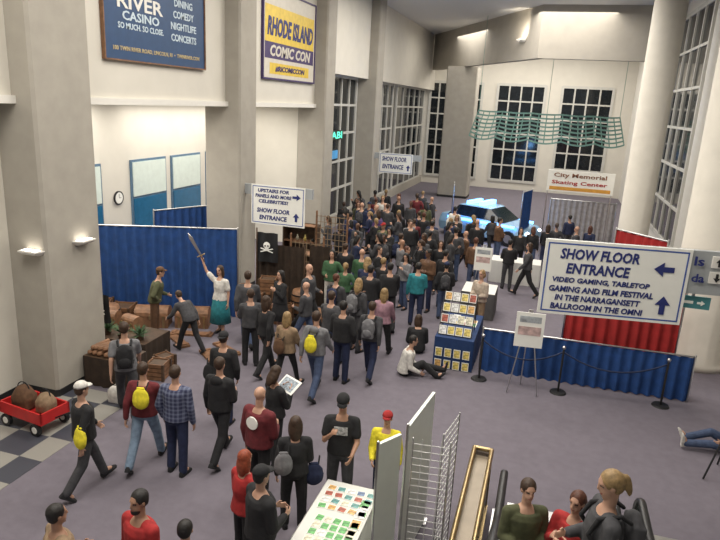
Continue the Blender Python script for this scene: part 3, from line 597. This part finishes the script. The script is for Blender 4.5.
person(-2.45,13.4,15,1.7,top='black',bot='black',hc='brown',vox=.016,legs=FLOOR,lean=15,arms=('lap','lap'),hair='long',label='person in black sitting on carpet beside table')
person(3.7,11.25,95,1.74,top='dark grey',bot='blue denim',shoe='white',vox=.014,legs=EDGE,lean=-6,arms=('lap','prop'),label='person in jeans sitting on carpet, legs out')
p,M1,i1=person(-3.6,8.0,-30,1.66,top='black',bot='black',hc='brown',vox=N,legs=SHIFT,arms=('phone','phone'),hair='long',fem=1,head=(0,25),label='person with brown hair reading unfolded map')
c=(M1@((i1['hands'][-1][0]+i1['hands'][1][0])/2)); o=G().box((-.2,-.13,0),(.2,.13,.003)).box((-.17,-.1,.003),(.15,.1,.005),1).ob('floor_map',[paper,mat('map_ink',(.3,.35,.4),.6,.6,25)],loc=c+Vector((0,0,.03)),label='unfolded paper map held in both hands',category='map'); o.rotation_euler=(rad(35),0,rad(-30))
p,M1,i1=person(-3.4,7.05,-12,1.78,top='maroon',bot='black',hc='grey',vox=N,bulk=.01,legs=STAND,arms=('down','hold'),hair='bald',label='bald person in dark red vest with white patch')
n=24; G().rings([[(r*math.cos(2*math.pi*j/n),yy,r*math.sin(2*math.pi*j/n)) for j in range(n)] for r,yy in ((.09,0),(.09,-.02),(.02,-.022))]).ob('round_patch',paper,p,loc=(0,-.148,1.28))
p,M1,i1=person(-2.72,6.7,25,1.66,top='black',bot='black',hc='brown',vox=N,legs=SHIFT,arms=('down','hold'),hair='long',fem=1,label='person with long dark hair in black top'); bag(M1,(.27,0,.85),'navy','dark blue tote bag hanging at side',(.14,.06,.17),'tote_bag'); bag(M1,(-.16,-.2,1.15),'grey','grey shoulder bag on person in black')
person(-2.58,5.4,-35,1.74,top='black',bot='black',hc='black',vox=N,bulk=.01,legs=STAND,arms=('hold','hold'),cap='front',cap_c='black',label='person in black jacket and black cap')
person(-2.98,5.8,-25,1.62,top='red',bot='black',hc='red',vox=N,legs=STAND,arms=('hold','down'),hair='long',fem=1,label='person with red hair in red shirt')
p,M1,i1=person(-2.28,7.3,192,1.78,top='black',bot='dark grey',hc='black',vox=N,legs=SHIFT,arms=('lap','phone'),sleeve='short',cap='front',cap_c='black',head=(0,22),skin=1,label='person in black printed t-shirt and black cap')
G().box((-.09,0,0),(.09,.004,.12)).ob('shirt_print',mat('print_grey',(.4,.4,.4),.7,.8,22),p,loc=(0,.15,1.22))
person(-1.72,7.6,185,1.48,top='yellow',bot='navy',hc='brown',vox=N,legs=STAND,arms=('down','lap'),cap='front',cap_c='red',label='child in yellow shirt and red cap')
person(-4.15,4.15,-30,1.7,top='tan',bot='blue denim',hc='black',vox=N,legs=STAND,arms=('hold','hold'),hair='short',skin=1,label='person with black hair in tan jacket')
person(-3.5,4.55,165,1.76,top='red',bot='navy',hc='black',vox=N,legs=STAND,arms=('hold','down'),hair='beard',skin=1,label='person in red jacket with dark beard')
p,M1,i1=person(-2.95,4.5,10,1.6,top='navy',bot='black',hc='black',vox=N,legs=STAND,arms=('hold','hold'),label='person in dark clothes with large backpack'); pack(M1,i1,'black','black backpack with grey trim on back')
def ez(y): return max(0,math.floor((6.9-y)/.4)*.231+.009)
person(.16,4.87,-160,1.42,z=ez(4.87),top='olive',bot='navy',hc='brown',vox=N,legs=STAND,arms=('hold','hold'),hair='short',label='young person in olive shirt riding escalator')
person(.56,4.86,150,1.41,z=ez(4.86),top='red',bot='blue denim',hc='auburn',vox=N,legs=STAND,arms=('hold','phone'),hair='bob',fem=1,label='child in reddish top riding escalator')
p,M1,i1=person(.72,4.4,100,1.69,z=ez(4.4),top='dark grey',bot='navy',hc='blonde',vox=N,legs=STAND,arms=('hold','hold'),hair='pony',fem=1,head=(0,15),label='person with blonde ponytail riding escalator'); pack(M1,i1,'dark grey','dark backpack on blonde escalator rider')
hh_=M1@i1['hands'][-1][0]
o=G().box((-.08,-.06,0),(.08,.06,.004)).ob('leaflet',[paper],loc=hh_+Vector((-.02,-.02,.02)),label='printed leaflet held by escalator rider',category='paper'); o.rotation_euler=(rad(-35),rad(25),rad(60))
crowd0=[(-7.8,23.8),(-6.7,21.3),(-6.8,23),(-6.9,24.4),(-5.8,21.8),(-5.9,23.6),(-5.1,22.1),(-6.4,19.2),(-5.3,17.6),(-4.8,19.6),(-4.2,18.7),(-4.3,20.6),(-4.3,22.8),(-3.5,19.9),(-2.9,18.5),(-3.1,21.3),(-2.4,18.5),(-2.4,20.5),(-2.5,17.0),(-2.3,16.0),(-1.9,19.0),(-2.9,16.5),(-3.5,16.4),(-3.5,14.6),(-3.9,15.5),(-4.1,14.6),(-4.7,14.7),(-3.4,17.9),(-.9,19.8),(-.3,19.2),(-.7,22.0),(-.3,22.6),(.2,23.3),(-2.5,23.2),(-1.9,24.4),(-7.9,26.1),(-4.9,12.5),
 (.5,24.0),(1.2,23.4),(1.7,24.2),(1.0,26),(2.3,21.2),(-5.4,25.5),(-4.8,27),(-6.3,27),(-7.2,28.2),(-5.6,29),(-3.4,24.6),(-4.6,24.6),(-5.2,16.2),(-4.4,16.9),(-3.8,12.9),(-7.0,25.8),(-2.2,21.9),(-1.5,22.8),(-5.2,20.3),(-3.8,21.9),
 (-6.2,12.2),(-5.2,13.4),(-4.5,13.4),(-4.6,15.8),(-6.0,19.9),(-5.6,18.5)]
rr=random.Random(11); crowd=[(-5.25,15.2),(-2.9,15.2),(-3.15,12.75),(-2.45,13.4),(-5.75,13.0),(-4.05,11.8)]; NP=len(crowd)
def ok(x,y,r=.56):
    if any(math.hypot(x-a,y-b)<r for a,b in crowd): return False
    return not any(a-.4<x<b+.4 and c_-.4<y<d_+.4 for a,b,c_,d_ in TB)
for a in crowd0:
    if ok(*a): crowd.append(a)
k=0; cc=[(-4.9,17.6),(-5.6,20.6),(-3.0,19.6),(-4.6,22.0),(-6.3,22.8),(-4.2,14.9),(-6.6,25.8),(-5.8,21.5),(-4.3,18.0)]
while k<28:
    a=rr.choice(cc); x=rr.gauss(a[0],.75); y=rr.gauss(a[1],1.0)
    if y>28 or (x<-5.5 and y<18.6) or x<-7.8 or (x<-5.2 and y<17.2) or y<13.5: continue
    if ok(x,y): crowd.append((x,y)); k+=1
POSES=[dict(legs=STAND,arms=('down','pocket'),hair='short'),dict(legs=WALK,arms=('back','fwd'),hair='short',bulk=.012),dict(legs=WALK2,arms=('fwd','back'),hair='long',fem=1),dict(legs=SHIFT,arms=('phone','down'),hair='long',fem=1,head=(20,15)),dict(legs=STAND,arms=('cross','cross'),hair='short',head=(-30,0)),dict(legs=SHIFT,arms=('hold','hip'),hair='pony',fem=1),dict(legs=WALK,arms=('hold','down'),hair='bald'),dict(legs=SHIFT,arms=('pocket','hold'),hair='short',cap='front',bulk=.015,hood=1)]
tops=['black']*14+['dark grey']*7+['navy']*5+['grey']*3+['maroon','white','olive','brown','purple','red','green','tan']
bots=['black','navy','blue denim','dark grey','blue denim','black']
for i,(x_,y_) in enumerate(crowd[NP:]):
    ps_=random.choice(POSES); hd=random.choice([0,0,-10,15,40,-50,180,160,90,-90,-20])+random.uniform(-12,12)
    p,M1,i1=person(x_,y_,hd,random.uniform(1.58,1.82),top=random.choice(tops),bot=random.choice(bots),hc=random.choice(['black','brown','brown','blonde','auburn','black']),skin=random.choice([0,0,0,1,2]),cap_c=random.choice(['black','red','navy']),vox=.019,group='convention crowd',**ps_)
    if i%8==2: pack(M1,i1,random.choice(['black','grey','navy','dark grey']),'backpack worn by person in crowd')
# ------------------------------------------------------------ props
red=mat('wagon_red',(.5,.02,.02),.4,.1)
w=empty('pull_wagon',(-7.85,7.6,0),-8,label='red pull wagon holding bags beside wall',category='wagon')
g=G(); 
for lo,hi in (((-.5,-.28,.22),(.5,.28,.25)),((-.5,-.28,.25),(-.47,.28,.42)),((.47,-.28,.25),(.5,.28,.42)),((-.5,-.28,.25),(.5,-.25,.42)),((-.5,.25,.25),(.5,.28,.42))): g.box(lo,hi)
g.ob('tray',red,w)
for xx in (-.35,.35):
    for yy in (-.27,.27):
        G().cap((xx,yy-.03,.115),(xx,yy+.03,.115),.11,.11,18,round_=False).cap((xx,yy-.035,.115),(xx,yy+.035,.115),.06,.06,12,1,False).ob('wheel',[rubber,white],w)
pipe('handle',(.5,0,.25),(.95,0,.5),.014,blackm,w); pipe('grip',(.95,-.09,.5),(.95,.09,.5),.018,blackm,w)
for px,py,c,r,lab in ((-.2,0,'brown',(.2,.17,.24),'brown soft bag resting in red wagon'),(.22,.03,'tan',(.17,.15,.2),'tan soft bag resting in red wagon')):
    me=union(G().ell((0,0,0),r).box((-r[0]*.8,-r[1]*.8,-r[2]*.8),(r[0]*.8,r[1]*.8,r[2]*.3)),.025,4); me.materials.append(cl(c)); o=bpy.data.objects.new('duffel_bag',me); o.location=(-7.85+px,7.6+py,.25+r[2]*.85); link(o,label=lab,category='bag')
    g=G(); 
    for k in range(8): a,b=rad(k*22.5),rad(k*22.5+22.5); g.cap((r[0]*.6*math.cos(a),0,r[2]*.7+.12*math.sin(a)),(r[0]*.6*math.cos(b),0,r[2]*.7+.12*math.sin(b)),.01,.01,6)
    g.ob('handle',cl('black'),o)
me=union(G().ell((0,0,0),(.14,.1,.17)).box((-.11,-.07,-.16),(.11,.07,.1)),.02,3); me.materials.append(cl('white')); o=bpy.data.objects.new('plastic_bag',me); o.location=(-7.15,8.75,.16); link(o,label='white plastic carrier bag on floor',category='bag'); G().cap((-.05,0,.12),(.05,0,.22),.01,.01,6).ob('handle',cl('white'),o)
bcl=mat('dark_brown_cloth',(.035,.022,.014),.9,.3)
table(-9.2,-7.5,10.15,11.05,.55,dwood,bcl,'low dark brown draped display table near column')
table(-8.15,-7.2,9.15,9.8,.6,dwood,bcl,'small dark brown draped table against column')
def chest(x,y,z,w_,d_,h_,rz,lab):
    e=empty('treasure_chest',(x,y,z),rz,label=lab,category='chest'); G().box((-w_/2,-d_/2,0),(w_/2,d_/2,h_*.6)).ob('body',wood,e)
    G().rings([[(xx,-d_/2*math.cos(math.pi*j/8),h_*.6+h_*.4*math.sin(math.pi*j/8)) for j in range(9)] for xx in (-w_/2,w_/2)]).ob('lid',wood,e)
    for xx in (-w_*.38,w_*.38): G().box((xx-.025,-d_/2-.008,0),(xx+.025,d_/2+.008,h_*.62)).ob('band',brass,e)
    G().box((-.04,-d_/2-.02,h_*.45),(.04,-d_/2,h_*.65)).ob('latch',brass,e)
chest(-8.9,12.45,0,.8,.5,.5,20,'brown wooden treasure chest before blue curtain'); chest(-8.9,10.8,.55,.5,.35,.35,10,'small wooden chest on brown table'); chest(-8.0,12.8,0,.8,.45,.5,20,'brown wooden chest beside blue curtain'); chest(-5.3,14.15,0,.7,.45,.45,-10,'dark wooden trunk near crowd'); chest(-8.3,10.85,.55,.4,.3,.3,-15,'small wooden chest on brown table')
def crate(x,y,z,s,rz,m=None,lab='rough slatted wooden crate among stall props'):
    e=empty('wooden_crate',(x,y,z),rz,label=lab,category='crate',group='stall crates'); g=G()
    for k in range(4):
        z0=s*(.02+.25*k); 
        for lo,hi in (((-s/2,-s/2,z0),(s/2,-s/2+.02,z0+s*.2)),((-s/2,s/2-.02,z0),(s/2,s/2,z0+s*.2)),((-s/2,-s/2,z0),(-s/2+.02,s/2,z0+s*.2)),((s/2-.02,-s/2,z0),(s/2,s/2,z0+s*.2))): g.box(lo,hi)
    g.ob('slat_sides',m or wood,e); G().box((-s/2+.02,-s/2+.02,0),(s/2-.02,s/2-.02,s*.9)).ob('contents',dwood,e)
    for sx in (-1,1):
        for sy in (-1,1): G().box((sx*s/2-.025,sy*s/2-.025,0),(sx*s/2+.025,sy*s/2+.025,s)).ob('corner_post',dwood,e)
for a in ((-9.6,12.2,0,.5,15),(-10.2,12.1,0,.55,25),(-6.75,13.7,0,.45,10),(-6.2,13.95,0,.5,-15),(-6.2,13.95,.5,.38,20),(-6.75,13.7,.45,.32,-5),(-6.7,14.35,0,.6,0),(-6.7,14.35,.6,.42,15),(-7.05,9.95,0,.36,10),(-7.2,10.4,0,.3,-20)): crate(*a)
def barrel(x,y,s,lab='dark wooden barrel with metal hoops at stall'):
    o=G().rings([disc(r*s,z*s,18) for r,z in ((.26,0),(.31,.2),(.33,.4),(.31,.6),(.26,.8))]).ob('barrel',wood,smooth=True,loc=(x,y,0),label=lab,category='barrel',group='stall barrels')
    for z,r in ((.12,.3),(.3,.33),(.5,.33),(.68,.3)): G().rings([disc(r*s*1.0,(z-.02)*s,18),disc(r*s*1.0,(z+.02)*s,18)]).ob('hoop',blackm,o)
barrel(-7.35,14.3,.9); barrel(-5.85,14.6,.9); barrel(-9.5,11.6,.85); barrel(-6.35,13.2,.75)
def plank(x,y,z,L_,w_,rz,lab='brown wooden plank lying on carpet'):
    return G().box((-L_/2,-w_/2,0),(L_/2,w_/2,.05)).box((-L_/2+.05,-w_/2,.05),(-L_/2+.12,w_/2,.07)).box((L_/2-.12,-w_/2,.05),(L_/2-.05,w_/2,.07)).ob('wooden_plank',wood,loc=(x,y,z),rz=rz,label=lab,category='plank',group='planks')
plank(-7.75,11.75,0,.9,.2,-35); plank(-6.5,11.15,0,1.1,.26,-40); plank(-6.5,11.75,0,.9,.2,-30); plank(-7.7,12.25,0,1.0,.22,15)
for i in range(12):
    a=random.uniform(-15,15); G().cap((-.2,0,0),(.2,0,0),.05,.045,8).ob('log',wood,loc=(-8.0+.11*(i%6),9.42+.05*(i//6),.655+.085*(i//6)),rz=a+80,label='short rough wooden log piled on brown table',category='log',group='logs')
leaf=mat('foliage',(.05,.1,.04),.7,.4)
for i in range(4):
    V_=[];F_=[]
    for k in range(40):
        a=random.uniform(0,6.3); e_=random.uniform(.1,1.3); d=Vector((math.cos(a)*math.cos(e_),math.sin(a)*math.cos(e_),math.sin(e_))); s_=d.cross(Vector((0,0,1))).normalized()*.025; b=len(V_)
        V_+=[s_*.2,d*.12+s_,d*.26,d*.12-s_]; F_.append((b,b+1,b+2,b+3))
    o=G().cap((0,0,0),(0,0,.1),.07,.09,12,round_=False).ob('potted_plant',dwood,loc=(-8.95+.4*i,10.3+.05*(i%2),.55),label='small green plant in brown pot on brown table',category='plant',group='plants'); meshob('foliage',[v+Vector((0,0,.1)) for v in V_],F_,leaf,o)
def flag(x,y,z,w_,h_,rz,pole=True):
    e=empty('pirate_flag',(x,y,0),rz,label='black flag with white skull hung on pole',category='flag')
    pipe('pole',(-w_/2,0,0.02),(-w_/2,0,z+.1),.02,dwood,e)
    V_=[];F_=[]
    for j in range(7):
        for i in range(13): V_.append((-w_/2+w_*i/12,.03*math.sin(i*.9+j*.4),z-h_*j/6))
    for j in range(6):
        for i in range(12): a=j*13+i; F_.append((a,a+13,a+14,a+1))
    meshob('cloth',V_,F_,blackm,e,True)
    g=G(); zz=z-h_*.42; s=h_*.12
    g.ell((0,-.05,zz),(s,.02,s)); g.box((-s*.5,-.065,zz-s*1.4),(s*.5,-.04,zz-s*.7)); 
    for k in (-1,1): g.cap((-s*1.7*k,-.05,zz-s*1.9),(s*1.7*k,-.05,zz-s*.9),s*.16,s*.16,6)
    g.ob('skull_emblem',paper,e)
    g=G(); 
    for k in (-1,1): g.ell((k*s*.4,-.068,zz-s*.1),(s*.22,.01,s*.25))
    g.ob('eye_socket',blackm,e)
flag(-6.95,14.8,2.1,.6,.8,5); flag(-8.5,10.1,1.5,.45,.6,10)
for px,py,pw in ((-7.35,14.95,1.4),(-5.95,15.35,.6)):
    o=drape('stall_backdrop',(px,py),(px+pw,py+.1),.02,1.75,bcl,label='dark brown cloth backdrop hung behind costume stall',category='backdrop')
    for xx in (0,pw): pipe('upright',(xx,.05,0),(xx,.05,1.8),.02,dwood,o)
def shelf(x,y,w_,d_,h_,n,rz,lab):
    e=empty('shelving_unit',(x,y,0),rz,label=lab,category='shelf')
    for sx in (-1,1): G().box((sx*w_/2-.02,-d_/2,0),(sx*w_/2+.02,d_/2,h_)).ob('side_panel',dwood,e)
    for k in range(n): z=.1+k*(h_-.15)/(n-1); G().box((-w_/2,-d_/2,z),(w_/2,d_/2,z+.025)).ob('shelf_board',wood,e)
    G().box((-w_/2,d_/2-.01,0),(w_/2,d_/2,h_)).ob('back_panel',dwood,e)
    c_,s_=math.cos(rad(rz)),math.sin(rad(rz))
    for k in range(n-1):
        z=.1+k*(h_-.15)/(n-1)+.025
        for i in range(4):
            lx=-w_/2+.15+i*(w_-.3)/3; r_=random.uniform(.04,.07); hh=random.uniform(.1,.2); m_=random.choice([wood,brass,pal[4],pal[1],pal[0],blackm])
            G().rings([disc(r,q,12) for r,q in ((r_*.7,0),(r_,hh*.3),(r_*.9,hh*.6),(r_*.4,hh*.8),(r_*.45,hh))]).ob('trinket_jar',m_,smooth=True,loc=(x+lx*c_,y+lx*s_,z),label='small trinket jar on dark wooden shelf',category='jar',group='trinkets on shelves')
shelf(-6.3,16.0,1.2,.4,1.4,4,-15,'dark wooden shelving crowded with trinkets'); shelf(-7.4,18.3,1.1,.4,1.7,4,0,'dark shelving unit against column row')
for px,py,pz,hh_ in ((-6.4,17.0,1.0,1.3),(-6.55,15.45,.5,1.4)):
    g=G()
    for i in range(9): g.cap((i*.12,0,0),(i*.12,.05*math.sin(i),hh_),.01,.01,4,round_=False)
    for k in range(8): g.cap((0,0,.08+k*.17),(.96,0,.08+k*.17),.01,.01,4,round_=False)
    nt=g.ob('rope_net',cl('tan'),loc=(px,py,pz),label='tan rope net hung between poles',category='net')
    for xx in (0,.96): G().cap((xx,0,-pz+.03),(xx,0,hh_+.1),.03,.03,8).ob('pole',wood,nt)
car=empty('car',(-2.25,27.6,0),68,label='silver blue show car with blue lights',category='car')
cb=mat('car_paint',(.3,.5,.7),.2,.1,3,0,.3)
R_=[]
for yy,z0,z1,wd in ((-2.1,.35,.6,.7),(-1.95,.25,.78,.85),(-1.0,.22,.92,.9),(0,.22,.95,.92),(1.2,.22,.98,.92),(2.0,.25,.95,.86),(2.15,.35,.8,.75)):
    R_.append([(-wd,yy,z0),(wd,yy,z0),(wd*1.02,yy,(z0+z1)/2),(wd*.88,yy,z1),(-wd*.88,yy,z1),(-wd*1.02,yy,(z0+z1)/2)])
G().rings(R_).ob('body',cb,car,smooth=False)
G().rings([[(-w1,y1,z),(w1,y1,z),(w1,y2,z),(-w1,y2,z)] for w1,y1,y2,z in ((.8,-1.0,1.7,.94),(.66,-.3,1.2,1.42))]).ob('cabin_glass',darkglass,car); G().rings([[(-w1,y1,z),(w1,y1,z),(w1,y2,z),(-w1,y2,z)] for w1,y1,y2,z in ((.66,-.32,1.22,1.42),(.6,-.2,1.1,1.47))]).ob('roof',cb,car)
for sx in (-.85,.85):
    for yy in (-1.35,1.35): G().cap((sx-.1,yy,.33),(sx+.1,yy,.33),.33,.33,20,round_=False).cap((sx-.11,yy,.33),(sx+.11,yy,.33),.18,.18,12,1,False).ob('wheel',[rubber,steel],car)
bl=mat('blue_light',(.1,.3,1),.5,0,1,0,0,7,(.1,.4,1))
for sx in (-.6,.6): G().ell((sx,-2.05,.62),(.16,.06,.08)).ob('headlight',mat('head_light',(.9,.95,1),.3,0,1,0,0,6),car,smooth=True)
G().box((-.6,.1,1.47),(.6,.3,1.66)).ob('light_bar',bl,car); G().box((-.6,.75,1.47),(.6,.9,1.62)).ob('light_bar',bl,car)
for sx in (-.94,.94): G().box((sx-.02,-1.6,.8),(sx+.02,1.6,.9)).ob('light_strip',bl,car)
tr=empty('camera_tripod',(3.3,10.3,0),label='black camera tripod standing on carpet',category='tripod')
for k in range(3): a=rad(90+120*k); pipe('leg',(.38*math.cos(a),.38*math.sin(a),.02),(.03*math.cos(a),.03*math.sin(a),1.15),.016,blackm,tr)
pipe('centre_column',(0,0,.9),(0,0,1.4),.015,blackm,tr); G().box((-.07,-.06,1.4),(.07,.06,1.5)).cap((0,-.06,1.45),(0,-.16,1.45),.035,.04,12).ob('camera',blackm,tr)
# ------------------------------------------------------------ lights
WC=(1,.94,.85)
def area(x,y,z,sx,sy,p,c=WC,rx=0,ry=0):
    l=bpy.data.lights.new('area_light','AREA'); l.shape='RECTANGLE'; l.size=sx; l.size_y=sy; l.energy=p; l.color=c; o=bpy.data.objects.new('ceiling_lamp',l); o.location=(x,y,z); o.rotation_euler=(rad(rx),rad(ry),0); COL.objects.link(o); return o
for y in (4,11,18,25): area(-2.5,y,9.9,8,3,660)
area(-2,30,9.9,8,3,480); area(-2,40,9.7,9,7,1300)
area(-10.6,12,5.2,2,5,240); area(-10.6,18.5,5.2,2,6,240); area(-6,5,9.5,3,3,200)
l=bpy.data.lights.new('sconce_light','SPOT'); l.energy=70; l.spot_size=rad(100); l.color=(1,.88,.7); l.shadow_soft_size=.15; o=bpy.data.objects.new('sconce_lamp',l); o.location=(-2.3,32.1,8.95); o.rotation_euler=(rad(125),0,rad(-20)); COL.objects.link(o)
l=bpy.data.lights.new('show_light','POINT'); l.energy=70; l.color=(.2,.5,1); l.shadow_soft_size=.3; o=bpy.data.objects.new('show_lamp',l); o.location=(-2.2,26.2,2.2); COL.objects.link(o)
wd=bpy.data.worlds.new('world'); S.world=wd; wd.use_nodes=True; wd.node_tree.nodes['Background'].inputs[0].default_value=(.8,.78,.76,1); wd.node_tree.nodes['Background'].inputs[1].default_value=.45
S.view_settings.view_transform='Standard'
